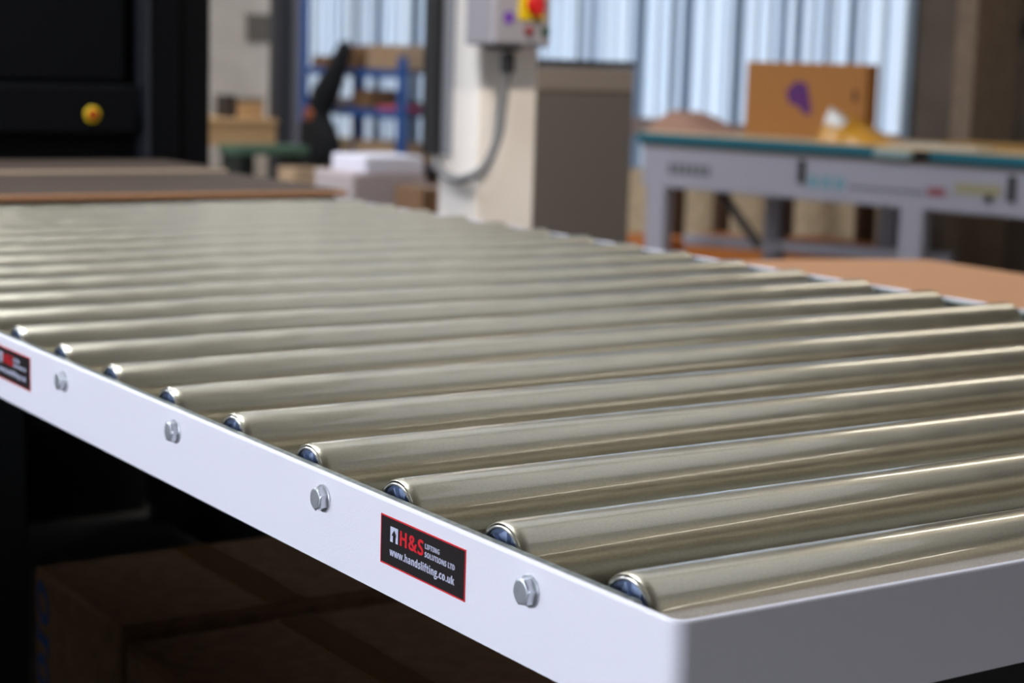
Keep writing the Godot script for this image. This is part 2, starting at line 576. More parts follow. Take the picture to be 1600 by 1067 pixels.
func conveyor() -> void:
	var t := thing("roller_conveyor", "white-framed roller conveyor table with rows of bare zinc-plated rollers, running away under the black machine", "conveyor", Vector3.ZERO)
	var white: Material = mats["white_powder"]
	var x0 := -0.0173
	var x1 := W - x0
	var z1 := 0.0625
	var th := 0.004
	var prof := plate_outline(th, AX - 0.0436, AX + 0.0174)
	var br := 0.010   # outside radius of the bend
	# near end plate with both folded corners
	var path := []
	for k in 9:
		var a := PI / 2 * k / 8.0
		var d := Vector3(cos(a), 0, -sin(a))
		path.append([Vector3(x0 + br, 0, z1 - br) - d * br, d])
	for k in 9:
		var a := PI / 2 * k / 8.0
		var d := Vector3(-sin(a), 0, -cos(a))
		path.append([Vector3(x1 - br, 0, z1 - br) - d * br, d])
	var st := begin()
	sweep_plate(st, path, prof)
	put("end_plate", st, white, t)
	for s in [0, 1]:
		st = begin()
		var x := x0 if s == 0 else x1
		var d := Vector3(1 if s == 0 else -1, 0, 0)
		sweep_plate(st, [[Vector3(x, 0, z1 - br), d], [Vector3(x, 0, Z_END), d]], prof)
		put("side_rail", st, white, t)
		# galvanised inner channel that carries the axles
		st = begin()
		var g := PackedVector2Array([Vector2(0.0, -0.040), Vector2(0.0, 0.0150), Vector2(0.0006, 0.0157), Vector2(0.0078, 0.0157), Vector2(0.0088, 0.0147), Vector2(0.0088, 0.0125), Vector2(0.003, 0.0125), Vector2(0.003, -0.040)])
		var xf := Transform3D(Basis(d, Vector3.UP, d.cross(Vector3.UP)), Vector3(x + d.x * th, AX, 0.017 if s == 0 else Z_END))
		prism(st, g, (-Z_END + 0.017) * (-1.0 if s == 0 else -1.0) * (1.0 if d.cross(Vector3.UP).z * -1.0 < 0.0 else 1.0), xf)
		put("channel", st, mats["galvanised"], t)
	st = begin()
	sweep_plate(st, [[Vector3(x0 + th, 0, Z_END - th), Vector3(0, 0, 1)], [Vector3(x1 - th, 0, Z_END - th), Vector3(0, 0, 1)]], prof)
	put("end_plate", st, white, t)
	# legs and cross bars
	for z in [-1.10, -3.2]:
		for x in [0.02, W - 0.02]:
			part("leg", t, mats["dark_steel"], Vector3(x, (AX - 0.045) * 0.5, z), Vector3(0.05, AX - 0.045, 0.05))
		part("cross_bar", t, mats["dark_steel"], Vector3(W * 0.5, AX - 0.080, z), Vector3(W - 0.09, 0.05, 0.03))
	for x in [0.02, W - 0.02]:
		part("leg", t, mats["dark_steel"], Vector3(x if x > 0.5 else 0.75, (AX - 0.045) * 0.5, -0.25), Vector3(0.05, AX - 0.045, 0.05))
	part("added_tray", t, mat("tray_grey", Color(0.60, 0.60, 0.575), 0.55), Vector3(W * 0.5, 0.769, -1.65), Vector3(W + 0.008, 0.004, 3.36), 0.001)  # tray added to stop light leaking down between the rollers
	# dark skirts added to keep light out from under the rollers
	part("added_skirt_panel", t, mats["dark_steel"], Vector3(W - 0.03, 0.384, -1.66), Vector3(0.012, 0.76, 3.2), 0.002)
	part("added_skirt_panel", t, mats["dark_steel"], Vector3(W * 0.5 + 0.05, 0.384, 0.02), Vector3(W - 0.14, 0.76, 0.012), 0.002)
	part("added_skirt_panel", t, mats["dark_steel"], Vector3(W * 0.5, 0.384, Z_END + 0.05), Vector3(W - 0.04, 0.76, 0.012), 0.002)
	# rollers
	var tm := roller_mesh()
	var cap := cap_mesh()
	var ring := ring_mesh()
	var axle := axle_mesh()
	for i in N_ROLL:
		var r := put("roller", tm, mats["zinc_roller"], t)
		r.position = Vector3(0, AX, -PITCH * i)
		r.rotation.x = rng.randf() * TAU
		for s in [0, 1]:
			for e in [["end_cap", cap, "cap_plastic"], ["cap_ring", ring, "cap_ring"], ["axle", axle, "axle_steel"]]:
				var c := put(e[0], e[1], mats[e[2]], r)
				if s == 1:
					c.position.x = W
					c.rotation.y = PI
	# bolts in the rail
	var head := bolt_mesh()
	var washer := washer_mesh()
	for k in 6:
		var b := put("bolt", head, mats["zinc_bolt"], t)
		b.position = Vector3(x0, AX + 0.0004, -0.0667 - 0.2435 * k)
		b.rotation.x = [0.35, 0.1, 0.5, 0.2, 0.4, 0.0][k]
		put("washer", washer, mats["zinc_bolt"], b)
	for k in 2:
		sticker(t, Vector3(x0, AX - 0.0238, -0.2330 - 0.7515 * k))


func roller_mesh() -> ArrayMesh:
	var st := begin()
	var half := [Vector2(0.012, 0.0233), Vector2(0.0006, 0.0233), Vector2(0.0, 0.0236), Vector2(0.0, 0.0239), Vector2(0.0005, 0.0242), Vector2(0.0016, 0.02455), Vector2(0.003, 0.0248), Vector2(0.0046, 0.02495), Vector2(0.0062, RR)]
	var prof := half.duplicate()
	for k in range(1, 12):
		prof.append(Vector2(lerpf(0.0062, W - 0.0062, k / 12.0), RR))
	for k in range(half.size() - 1, -1, -1):
		prof.append(Vector2(W - half[k].x, half[k].y))
	lathe(st, prof, 72)
	return mesh_of(st)


func cap_mesh() -> ArrayMesh:
	# plastic bearing cup, sunk into the tube, with ribs
	var st := begin()
	lathe(st, [Vector2(0.013, 0.0045), Vector2(0.003, 0.0058), Vector2(0.0015, 0.0085), Vector2(0.003, 0.0100), Vector2(0.0050, 0.0115), Vector2(0.0055, 0.0185), Vector2(0.0010, 0.0209), Vector2(0.0010, 0.0218), Vector2(0.013, 0.0218)].map(func(v): return v), 48)
	for k in 8:
		var a := TAU * k / 8.0
		cbox(st, Vector3(0.0042, 0.0150, 0.0), Vector3(0.004, 0.0090, 0.0011), 0.0003, Transform3D(Basis(Vector3.RIGHT, a), Vector3.ZERO))
	return mesh_of(st)


func ring_mesh() -> ArrayMesh:
	var st := begin()
	lathe(st, [Vector2(0.004, 0.0207), Vector2(-0.0006, 0.0209), Vector2(-0.0011, 0.0214), Vector2(-0.0011, 0.0222), Vector2(-0.0006, 0.0226), Vector2(0.003, 0.0226)], 48)
	return mesh_of(st)


func axle_mesh() -> ArrayMesh:
	var st := begin()
	var hexa := PackedVector2Array()
	for k in 6:
		hexa.append(Vector2.from_angle(TAU * k / 6.0) * 0.0058)
	prism(st, hexa, 0.022, Transform3D(Basis(Vector3(0, 0, 1), Vector3.UP, Vector3(-1, 0, 0)), Vector3(0.012, 0, 0)))
	return mesh_of(st)


func bolt_mesh() -> ArrayMesh:
	# hexagon head towards -x with a chamfered face, a flange and raised grade marks
	var st := begin()
	var ring := func(x: float, r: float, roundness: float) -> Array:
		var a := []
		for k in 24:
			var t := TAU * k / 24.0
			var m := fposmod(t, TAU / 6.0) - TAU / 12.0
			var hexr := 0.0072 / cos(m)
			a.append(Vector3(x, cos(t), sin(t)) * Vector3(1, lerpf(hexr, r, roundness), lerpf(hexr, r, roundness)))
		return a
	var rings := [ring.call(-0.0013, 0.0078, 0.0), ring.call(-0.0056, 0.0078, 0.0), ring.call(-0.0064, 0.0070, 0.8), ring.call(-0.0066, 0.0062, 1.0)]
	for i in rings.size() - 1:
		for k in 24:
			var k1 := (k + 1) % 24
			var m: Vector3 = rings[i][k] + rings[i][k1]
			st.set_smooth_group(-1)
			quad(st, rings[i][k], rings[i + 1][k], rings[i + 1][k1], rings[i][k1], Vector3(-0.002, m.y, m.z))
	for k in 24:
		tri(st, Vector3(-0.0066, 0, 0), rings[3][k], rings[3][(k + 1) % 24], Vector3(-1, 0, 0))
	for k in 5:
		var a := -0.6 + k * 0.30
		cbox(st, Vector3(-0.0067, sin(a) * 0.0042, cos(a) * 0.0042), Vector3(0.0004, 0.0011, 0.0008), 0.0001)
	for k in 2:
		cbox(st, Vector3(-0.0067, 0.0012 - k * 0.0022, -0.0030), Vector3(0.0004, 0.0014, 0.0010), 0.0001)
	return mesh_of(st)


func washer_mesh() -> ArrayMesh:
	var st := begin()
	lathe(st, [Vector2(0.0002, 0.0095), Vector2(-0.0009, 0.0095), Vector2(-0.0014, 0.0090), Vector2(-0.0016, 0.0060)].map(func(v): return Vector2(v.x, v.y)), 40)
	return mesh_of(st)


func sticker(t: Node3D, at: Vector3) -> void:
	# black sticker with a red edge; frame: x along the rail, y up, z out of it (-x of the room)
	var st := begin()
	cbox(st, Vector3(0.050, 0.01575, 0.0001), Vector3(0.0995, 0.0310, 0.0003), 0.00005)
	var o := put("sticker", st, mats["sticker_black"], t)
	o.transform = Transform3D(Basis(Vector3(0, 0, 1), Vector3.UP, Vector3(-1, 0, 0)), at)
	st = begin()
	var wd := 0.0009
	for e in [[0.0005, 0.01575, wd, 0.0315], [0.0995, 0.01575, wd, 0.0315], [0.050, 0.0005, 0.0990, wd], [0.050, 0.0310, 0.0990, wd]]:
		cbox(st, Vector3(e[0], e[1], 0.00022), Vector3(e[2], e[3], 0.0004), 0.00005)
	put("border", st, mats["sticker_red"], o)
	var f := Transform3D(Basis.IDENTITY, Vector3(0, 0, 0.00025))
	var pale: Material = mats["sticker_pale"]
	# emblem: a pale square open at the foot with a dark arrow standing in it
	st = begin()
	var k := 0.001
	var pts := PackedVector2Array([Vector2(12, 15.9), Vector2(12, 25.6), Vector2(21.4, 25.6), Vector2(21.4, 15.9), Vector2(18.6, 15.9), Vector2(18.6, 20.0), Vector2(20.3, 20.0), Vector2(16.8, 24.0), Vector2(13.4, 20.0), Vector2(15.2, 20.0), Vector2(15.2, 15.9)])
	for i in pts.size():
		pts[i] *= k
	prism(st, pts, 0.0001, f)
	put("emblem", st, pale, o)
	text_fit("H&S", Vector2(24, 15.9) * k, Vector2(52.2, 25.7) * k, mats["sticker_red"], o, f, true)
	text_fit("LIFTING", Vector2(54, 21.4) * k, Vector2(70.6, 24.5) * k, pale, o, f, true)
	text_fit("SOLUTIONS LTD", Vector2(53.8, 16.0) * k, Vector2(88, 19.4) * k, pale, o, f, true)
	text_fit("www.handslifting.co.uk", Vector2(11.5, 5.4) * k, Vector2(88, 12.2) * k, pale, o, f, true)


# ---------------------------------------------------------------- under and on the conveyor
func carton(called: String, label: String, at: Vector3, s: Vector3, m: Material, turn := 0.0, flaps := true, group := "") -> Node3D:
	var t := thing(called, label, "box", at, turn, group)
	part("body", t, m, Vector3(0, s.y * 0.5, 0), s, 0.004)
	if flaps:
		part("flap", t, m, Vector3(-s.x * 0.25 - 0.001, s.y + 0.002, 0), Vector3(s.x * 0.5 - 0.004, 0.005, s.z - 0.004), 0.002)
		part("flap", t, m, Vector3(s.x * 0.25 + 0.001, s.y + 0.002, 0), Vector3(s.x * 0.5 - 0.004, 0.005, s.z - 0.004), 0.002)
		part("tape", t, mat("tape_brown", Color(0.45, 0.33, 0.2), 0.3), Vector3(0, s.y + 0.005, 0), Vector3(0.05, 0.0012, s.z - 0.006), 0.0004)
	return t


func under_table() -> void:
	var X := 0.15
	var a := carton("cardboard_box", "taller brown cardboard box with blue upright lettering in the dark under the conveyor", Vector3(X + 0.2, 0, -1.228), Vector3(0.4, 0.466, 0.275), mats["kraft"])
	# lettering climbs the box: text x runs up, text y runs to the left of the face
	var f := Transform3D(Basis(Vector3(0, 1, 0), Vector3(0, 0, -1), Vector3(-1, 0, 0)), Vector3(-0.2, 0, 0))
	text_fit("AUDIO", Vector2(0.205, 0.088), Vector2(0.458, 0.127), mats["print_blue"], a, f, true, 0.25, 0.0006)
	var b := carton("cardboard_box", "lower brown cardboard box with blue print standing nearest the camera under the conveyor", Vector3(X + 0.2, 0, -0.86), Vector3(0.4, 0.452, 0.43), mats["kraft"])
	var f2 := Transform3D(Basis(Vector3(0, 0, 1), Vector3(0, 1, 0), Vector3(-1, 0, 0)), Vector3(-0.2, 0, 0))
	var st := begin()
	cbox(st, Vector3(-0.2003, 0.33, -0.183), Vector3(0.0008, 0.18, 0.012), 0.0002)
	put("print", st, mats["print_blue"], b)
	st = begin()
	prism(st, PackedVector2Array([Vector2(-0.170, 0.24), Vector2(-0.170, 0.422), Vector2(-0.142, 0.41), Vector2(-0.142, 0.24)]), 0.0008, f2)
	put("print", st, mats["print_blue"], b)


func on_table() -> void:
	var y := AX + RR
	var st := begin()
	sheet_mesh(st, Vector3(0.10, y + 0.0005, -2.925), Vector2(1.03, 0.53), 0.010, 0.003, 31)
	tag(put("cardboard_sheet", st, mats["kraft_dark"]), "dark brown cardboard sheet lying flat across the far rollers, the nearer of two", "cardboard", "cardboard sheets on the conveyor")
	st = begin()
	sheet_mesh(st, Vector3(0.08, y + 0.0005, -3.285), Vector2(1.05, 0.345), 0.016, 0.002, 33)
	tag(put("cardboard_sheet", st, mats["kraft_dark"]), "brown cardboard sheet with pale front edge lying on the rollers against the black machine", "cardboard", "cardboard sheets on the conveyor")
	part_edge(Vector3(0.10, y + 0.0055, -2.393), Vector3(1.03, 0.010, 0.003), get_node("cardboard_sheet"), mat("cut_orange", Color(0.80, 0.58, 0.42), 0.85))
	part_edge(Vector3(0.08, y + 0.0085, -2.938), Vector3(1.05, 0.016, 0.004), get_child(get_child_count() - 1), mat("cut_pale", Color(0.84, 0.73, 0.62), 0.85))


func part_edge(corner: Vector3, s: Vector3, parent: Node, m: Material) -> void:
	var o := part("cut_edge", parent, m, corner + Vector3(s.x * 0.5, 0, 0), s, 0.0008)
	o.set_meta("label", "paler cut edge")


func sheet_mesh(st: SurfaceTool, corner: Vector3, s: Vector2, thick: float, bow: float, sd: int, crest := 0.0) -> void:
	# a thin board with a gentle wave
	var n := FastNoiseLite.new()
	n.seed = sd
	n.frequency = 1.3
	var nx := 24
	var nz := 14
	var P := func(i, j, top):
		var x: float = corner.x + s.x * i / nx
		var z: float = corner.z + s.y * j / nz
		var e := minf(minf(i, nx - i), minf(j, nz - j))
		var h := maxf(0.0, n.get_noise_2d(x, z)) * bow * minf(1.0, e / 3.0) + crest * sin(PI * i / nx)
		return Vector3(x, corner.y + h + (thick if top else 0.0), z)
	for i in nx:
		for j in nz:
			st.set_smooth_group(0)
			quad(st, P.call(i, j, true), P.call(i + 1, j, true), P.call(i + 1, j + 1, true), P.call(i, j + 1, true), Vector3.UP)
			st.set_smooth_group(1)
			quad(st, P.call(i, j, false), P.call(i + 1, j, false), P.call(i + 1, j + 1, false), P.call(i, j + 1, false), Vector3.DOWN)
	st.set_smooth_group(-1)
	for i in nx:
		quad(st, P.call(i, 0, false), P.call(i + 1, 0, false), P.call(i + 1, 0, true), P.call(i, 0, true), Vector3(0, 0, -1))
		quad(st, P.call(i, nz, false), P.call(i + 1, nz, false), P.call(i + 1, nz, true), P.call(i, nz, true), Vector3(0, 0, 1))
	for j in nz:
		quad(st, P.call(0, j, false), P.call(0, j + 1, false), P.call(0, j + 1, true), P.call(0, j, true), Vector3(-1, 0, 0))
		quad(st, P.call(nx, j, false), P.call(nx, j + 1, false), P.call(nx, j + 1, true), P.call(nx, j, true), Vector3(1, 0, 0))


# ---------------------------------------------------------------- the black machine at the end of the conveyor
func black_machine() -> void:
	var bp: Material = mats["black_paint"]
	var t := thing("black_machine", "tall black machine housing with a round yellow and red stop button across the conveyor end", "machine", Vector3(0, 0, -3.40))
	part("body", t, bp, Vector3(0.425, 1.53, -0.60), Vector3(1.72, 1.28, 0.90), 0.01)
	part("base", t, bp, Vector3(0.425, 0.41, -0.60), Vector3(1.72, 0.80, 0.90), 0.01)
	part("throat", t, mats["black_gap"], Vector3(0.425, 0.85, -0.62), Vector3(1.70, 0.078, 0.90), 0.004)
	part("control_panel", t, bp, Vector3(0.30, 0.953, -0.06), Vector3(1.60, 0.112, 0.18), 0.006)
	part("door", t, bp, Vector3(0.30, 1.585, -0.09), Vector3(1.60, 1.14, 0.10), 0.006)
	part("post", t, bp, Vector3(1.172, 1.09, -0.07), Vector3(0.078, 2.16, 0.20), 0.004)
	part("post", t, bp, Vector3(1.254, 1.09, -0.08), Vector3(0.070, 2.16, 0.20), 0.004)
	part("post", t, bp, Vector3(-0.55, 1.09, -0.07), Vector3(0.09, 2.16, 0.20), 0.004)
	part("side_trim", t, mat("blue_grey_trim", Color(0.10, 0.105, 0.14), 0.6), Vector3(1.128, 1.16, 0.0), Vector3(0.010, 0.64, 0.07), 0.002)
	part("display", t, mat("dim_blue", Color(0.02, 0.03, 0.09), 0.3), Vector3(1.02, 1.215, -0.047), Vector3(0.035, 0.10, 0.006), 0.001)
	var st := begin()
	var face := Transform3D(Basis(Vector3(0, 0, 1), Vector3.UP, Vector3(-1, 0, 0)), Vector3(0.989, 0.941, 0.03))
	lathe(st, [Vector2(0.0, 0.0192), Vector2(0.003, 0.0192), Vector2(0.004, 0.0180), Vector2(0.004, 0.0)], 40, face)
	var base := put("stop_button", st, mats["safety_yellow"], t)
	st = begin()
	lathe(st, [Vector2(0.0035, 0.0105), Vector2(0.0045, 0.0112), Vector2(0.0062, 0.0112), Vector2(0.0075, 0.009), Vector2(0.008, 0.0)], 40, face)
	put("knob", st, mats["safety_red"], base)


# ---------------------------------------------------------------- cardboard load right of the conveyor
func cardboard_load() -> void:
	var t := thing("cardboard_stack", "low stack of wide flat tan cardboard just beyond the right rail of the conveyor", "cardboard", Vector3(1.70, 0, -1.18), -0.05)
	for k in 3:
		var st := begin()
		sheet_mesh(st, Vector3(-0.49 + k * 0.004, 0.674 + k * 0.0125, -0.78), Vector2(0.99, 1.55), 0.012, 0.002, 50, 0.0 if k < 2 else 0.012)
		put("sheet", st, mat("tan_board", Color(0.76, 0.55, 0.39), 0.8), t)
	part("carton", t, mats["kraft"], Vector3(0.0, 0.403, 0.0), Vector3(0.94, 0.54, 1.48), 0.006)
	for x in [-0.4, 0.0, 0.4]:
		part("pallet_block", t, mat("pallet_wood", Color(0.6, 0.47, 0.32), 0.85), Vector3(x, 0.05, 0), Vector3(0.10, 0.10, 1.5), 0.004)
	part("pallet_deck", t, mats["pallet_wood"], Vector3(0, 0.117, 0), Vector3(0.96, 0.03, 1.5), 0.004)


# ---------------------------------------------------------------- column with its control box
func column_group() -> void:
	var t := thing("steel_column", "square white steel column tinted cream for warm light with a dark trunking, standing behind the conveyor", "column", Vector3(2.098, 0, -3.40))
	part("shaft", t, mats["warm_lit_white"], Vector3(0, 2.0, 0), Vector3(0.185, 4.0, 0.19), 0.006)
	part("base_plate", t, mats["warm_lit_white"], Vector3(0, 0.008, 0), Vector3(0.32, 0.016, 0.32), 0.003)
	part("trunking", t, mats["dark_steel"], Vector3(-0.113, 2.42, -0.095), Vector3(0.04, 3.16, 0.05), 0.004)
	part("cover_strip", t, mats["grey_paint"], Vector3(-0.098, 2.42, -0.045), Vector3(0.012, 3.16, 0.045), 0.003)
	var c := thing("control_box", "grey control box with red and yellow isolator switch fixed high on the cream column", "control box", Vector3(2.045, 1.13, -3.235))
	part("enclosure", c, mat("box_grey", Color(0.60, 0.58, 0.60), 0.5), Vector3(0, 0.16, 0), Vector3(0.178, 0.32, 0.13), 0.006)
	part("lid", c, mats["box_grey"], Vector3(0, 0.16, 0.068), Vector3(0.168, 0.31, 0.008), 0.003)
	part("gland_plate", c, mats["dark_steel"], Vector3(-0.015, -0.005, 0.0), Vector3(0.07, 0.010, 0.07), 0.002)
	part("isolator_plate", c, mats["safety_yellow"], Vector3(0.022, 0.104, 0.074), Vector3(0.078, 0.078, 0.006), 0.002)
	var st := begin()
	lathe(st, [Vector2(0.0, 0.026), Vector2(0.012, 0.025), Vector2(0.014, 0.022), Vector2(0.014, 0.0)], 32, Transform3D(Basis(Vector3(0, 0, 1), Vector3.UP, Vector3(-1, 0, 0)), Vector3(0.030, 0.104, 0.077)))
	cbox(st, Vector3(0.030, 0.104, 0.098), Vector3(0.018, 0.056, 0.018), 0.004)
	put("isolator_knob", st, mats["safety_red"], c)
	for e in [[0.0155, "safety_red"], [0.0665, "button_green"]]:
		st = begin()
		lathe(st, [Vector2(0.0, 0.0125), Vector2(0.004, 0.0125), Vector2(0.005, 0.0095), Vector2(0.009, 0.0090), Vector2(0.010, 0.008), Vector2(0.010, 0.0)], 32, Transform3D(Basis(Vector3(0, 0, 1), Vector3.UP, Vector3(-1, 0, 0)), Vector3(e[0], 0.038, 0.072)))
		put("push_button", st, mat("button_dull_red", Color(0.50, 0.13, 0.14), 0.4) if e[1] == "safety_red" else mats[e[1]], c)
	st = begin()
	prism(st, ngon(9, 0.0165), 0.002, Transform3D(Basis.IDENTITY, Vector3(-0.045, 0.069, 0.0715)))
	put("purple_mark", st, mat("purple_print", Color(0.42, 0.22, 0.62), 0.6), c)
	# flexible conduit from the trunking to the box
	st = begin()
	var way := [Vector3(1.990, 0.848, -3.493), Vector3(1.985, 0.813, -3.470), Vector3(1.989, 0.789, -3.430), Vector3(1.990, 0.781, -3.370), Vector3(1.980, 0.795, -3.285), Vector3(2.008, 0.822, -3.270), Vector3(2.028, 0.862, -3.260), Vector3(2.040, 0.912, -3.250), Vector3(2.042, 0.962, -3.245), Vector3(2.045, 1.019, -3.240), Vector3(2.048, 1.076, -3.235), Vector3(2.050, 1.116, -3.235)]
	var pts := []
	for i in way.size() - 1:
		for k in 4:
			pts.append(way[i].cubic_interpolate(way[i + 1], way[maxi(i - 1, 0)], way[mini(i + 2, way.size() - 1)], k / 4.0))
	pts.append(way[-1])
	tube(st, pts, 0.0115, 14)
	var cb := put("conduit", st, mats["grey_cable"])
	tag(cb, "grey flexible conduit hanging in a loop below the control box on the column", "cable")
	st = begin()
	lathe(st, [Vector2(0, 0.011), Vector2(0, 0.019), Vector2(0.045, 0.019), Vector2(0.05, 0.012)], 24, Transform3D(Basis(Vector3(0, 1, 0), Vector3(-1, 0, 0), Vector3(0, 0, 1)), Vector3(2.048, 1.062, -3.2355)))
	put("gland", st, mats["dark_steel"], cb)


func ngon(n: int, r: float) -> PackedVector2Array:
	var p := PackedVector2Array()
	for k in n:
		p.append(Vector2.from_angle(TAU * k / n) * r * (1.0 + 0.15 * sin(k * 2.3)))
	return p


func grey_cabinet() -> void:
	var t := thing("steel_cabinet", "dark grey steel cabinet standing between the cream column and the workbench", "cabinet", Vector3(2.95, 0, -4.36))
	var g := mat("cabinet_grey", Color(0.50, 0.465, 0.44), 0.38, 0.35)
	part("body", t, g, Vector3(0, 0.55, 0), Vector3(0.50, 1.06, 0.30), 0.006)
	part("top", t, mat("cabinet_top", Color(0.22, 0.22, 0.23), 0.5), Vector3(0, 1.092, 0), Vector3(0.51, 0.022, 0.31), 0.004)
	part("door", t, g, Vector3(0.0, 0.53, 0.155), Vector3(0.48, 0.93, 0.012), 0.003)
	part("painted_reflection", t, mat("reflection_band", Color(0.60, 0.55, 0.51), 0.4, 0.2), Vector3(0.0, 1.040, 0.155), Vector3(0.48, 0.075, 0.012), 0.003)  # paler strip puts a reflection on the front into the colour
	part("plinth", t, mats["dark_steel"], Vector3(0, 0.02, 0), Vector3(0.46, 0.04, 0.26), 0.003)


# ---------------------------------------------------------------- workbench by the daylight wall
func bench_group() -> void:
	var B := Vector3(4.5038, 0, -5.864)
	var yaw := atan2(0.976, 0.216)           # local x runs along the bench towards the camera, local z out of the room
	var t := thing("workbench", "long grey-framed workbench with a teal front edge by the daylight wall", "workbench", B, 0.0)
	t.basis = Basis(Vector3(0.216, 0, 0.9764), Vector3.UP, Vector3(-0.9764, 0, 0.216))
	var teal := mat("teal_edge", Color(0.0, 0.36, 0.42), 0.5)
	var grey := mat("bench_grey", Color(0.61, 0.59, 0.625), 0.5)
	var wood := mat("bench_wood", Color(0.80, 0.68, 0.52), 0.6)
	# local: x along, y up, z towards the room (front plane z = 0)
	part("bench_top", t, wood, Vector3(1.18, 0.778, -0.40), Vector3(2.40, 0.044, 0.78), 0.004)
	part("edge_strip", t, teal, Vector3(0.61, 0.775, -0.002), Vector3(1.25, 0.043, 0.020), 0.004)
	part("edge_strip", t, teal, Vector3(1.93, 0.772, -0.002), Vector3(0.88, 0.043, 0.020), 0.004)
	part("edge_block", t, mat("block_grey", Color(0.52, 0.60, 0.60), 0.5), Vector3(1.325, 0.770, 0.004), Vector3(0.175, 0.034, 0.03), 0.004)
	part("edge_gap", t, mats["black_gap"], Vector3(1.452, 0.772, -0.002), Vector3(0.07, 0.04, 0.018), 0.003)
	part("under_strip", t, mat("brown_strip", Color(0.42, 0.32, 0.22), 0.7), Vector3(1.18, 0.745, -0.03), Vector3(2.36, 0.022, 0.04), 0.003)
	part("front_beam", t, grey, Vector3(1.18, 0.646, -0.035), Vector3(2.34, 0.178, 0.05), 0.006)
	part("back_beam", t, grey, Vector3(1.18, 0.66, -0.74), Vector3(2.34, 0.12, 0.05), 0.006)
	for x in [0.10, 1.42, 2.25]:
		part("leg", t, grey, Vector3(x, 0.28, -0.035), Vector3(0.11, 0.56, 0.06), 0.006)
	for x in [0.37, 0.98, 2.0]:
		part("leg", t, grey, Vector3(x, 0.30, -0.55), Vector3(0.09, 0.60, 0.06), 0.006)
	part("stretcher", t, grey, Vector3(0.75, 0.325, -0.30), Vector3(1.40, 0.05, 0.05), 0.006).rotation.z = 0.03
	var st := begin()
	tube(st, [Vector3(0.385, 0.56, -0.10), Vector3(0.60, 0.33, -0.12)], 0.022, 10)
	put("brace", st, mat("brace_dark", Color(0.20, 0.16, 0.13), 0.6), t)
	for e in [[0.88, 0.675, 0.03, 0.10], [1.85, 0.668, 0.03, 0.10]]:
		part("bracket", t, mats["dark_steel"], Vector3(e[0], e[1], -0.004), Vector3(e[2], e[3], 0.014), 0.003)
	# worn print on the beam: too blurred to read in the photograph
	var ink := mat("dark_print", Color(0.40, 0.39, 0.41), 0.7)
	for k in 6:
		part("lettering", t, ink, Vector3(0.182 + k * 0.040, 0.645, -0.0085), Vector3(0.030, 0.050, 0.004), 0.001)
	for k in 3:
		part("lettering", t, mat("teal_print", Color(0.42, 0.57, 0.61), 0.7), Vector3(0.94 + k * 0.065, 0.636, -0.0085), Vector3(0.045, 0.05, 0.004), 0.001)
	for k in 8:
		part("lettering", t, ink, Vector3(1.14 + k * 0.044, 0.626, -0.0085), Vector3(0.036, 0.014, 0.004), 0.001)
	part("red_label", t, mat("red_print", Color(0.52, 0.25, 0.28), 0.6), Vector3(1.524, 0.633, -0.0085), Vector3(0.08, 0.034, 0.004), 0.001)
	part("yellow_label", t, mat("yellow_print", Color(0.58, 0.54, 0.42), 0.6), Vector3(1.705, 0.655, -0.0085), Vector3(0.20, 0.045, 0.004), 0.001)
	part("knob", t, mats["dark_steel"], Vector3(1.755, 0.625, 0.0), Vector3(0.03, 0.03, 0.02), 0.008)
	# things on and behind the bench, placed in the bench's frame
	var F := t.transform
	var a := thing("cardboard_box", "upright brown cardboard box with a purple print on the workbench against the daylight wall", "box")
	a.transform = F * Transform3D(Basis.IDENTITY, Vector3(0.615, 0.80, -0.42))
	part("body", a, mat("kraft_orange", Color(0.66, 0.44, 0.22), 0.85), Vector3(0, 0.1625, 0), Vector3(0.640, 0.325, 0.09), 0.005)
	st = begin()
	prism(st, PackedVector2Array([Vector2(-0.095, 0.20), Vector2(-0.045, 0.245), Vector2(0.012, 0.235), Vector2(0.030, 0.175), Vector2(0.045, 0.105), Vector2(0.012, 0.098), Vector2(-0.030, 0.135), Vector2(-0.080, 0.150)]), 0.002, Transform3D(Basis.IDENTITY, Vector3(0, 0, 0.045)))
	put("purple_print", st, mat("purple_ink", Color(0.34, 0.12, 0.40), 0.7), a)
	part("hand_hole", a, mats["black_gap"], Vector3(0.265, 0.19, 0.0445), Vector3(0.018, 0.05, 0.004), 0.001)
	# yellow film thrown over the bench, with a highlight painted as a white patch
	st = begin()
	heap(st, 0.30, [[-0.02, 0.0], [0.015, 0.135], [0.09, 0.10], [0.17, 0.062], [0.26, 0.036], [0.34, 0.012]], 0.12, 21)
	var bag := put("yellow_wrapping", st, mat("yellow_film", Color(0.80, 0.56, 0.12), 0.35))
	bag.transform = F * Transform3D(Basis.IDENTITY, Vector3(0.90, 0.80, -0.20))
	tag(bag, "crumpled yellow plastic wrapping with a painted white highlight on the workbench before the purple-printed box", "wrapping")
	st = begin()
	heap(st, 0.30, [[-0.012, 0.03], [0.012, 0.138], [0.05, 0.128], [0.10, 0.085]], 0.045, 21)
	put("painted_highlight", st, mat("highlight_white", Color(0.9, 0.88, 0.86), 0.3), bag).position = Vector3(0.004, 0.004, 0.055)
	st = begin()
	heap(st, 0.5, [[-0.10, 0.0], [-0.05, 0.085], [0.05, 0.095], [0.14, 0.075], [0.20, 0.04], [0.30, 0.0]], 0.16, 44)
	var pile := put("packing_paper", st, mat("paper_brown", Color(0.66, 0.50, 0.42), 0.85))
	pile.transform = F * Transform3D(Basis.IDENTITY, Vector3(-0.02, 0.80, -0.32))
	tag(pile, "crumpled brown packing paper at the far end of the workbench beside the dark cabinet", "paper")
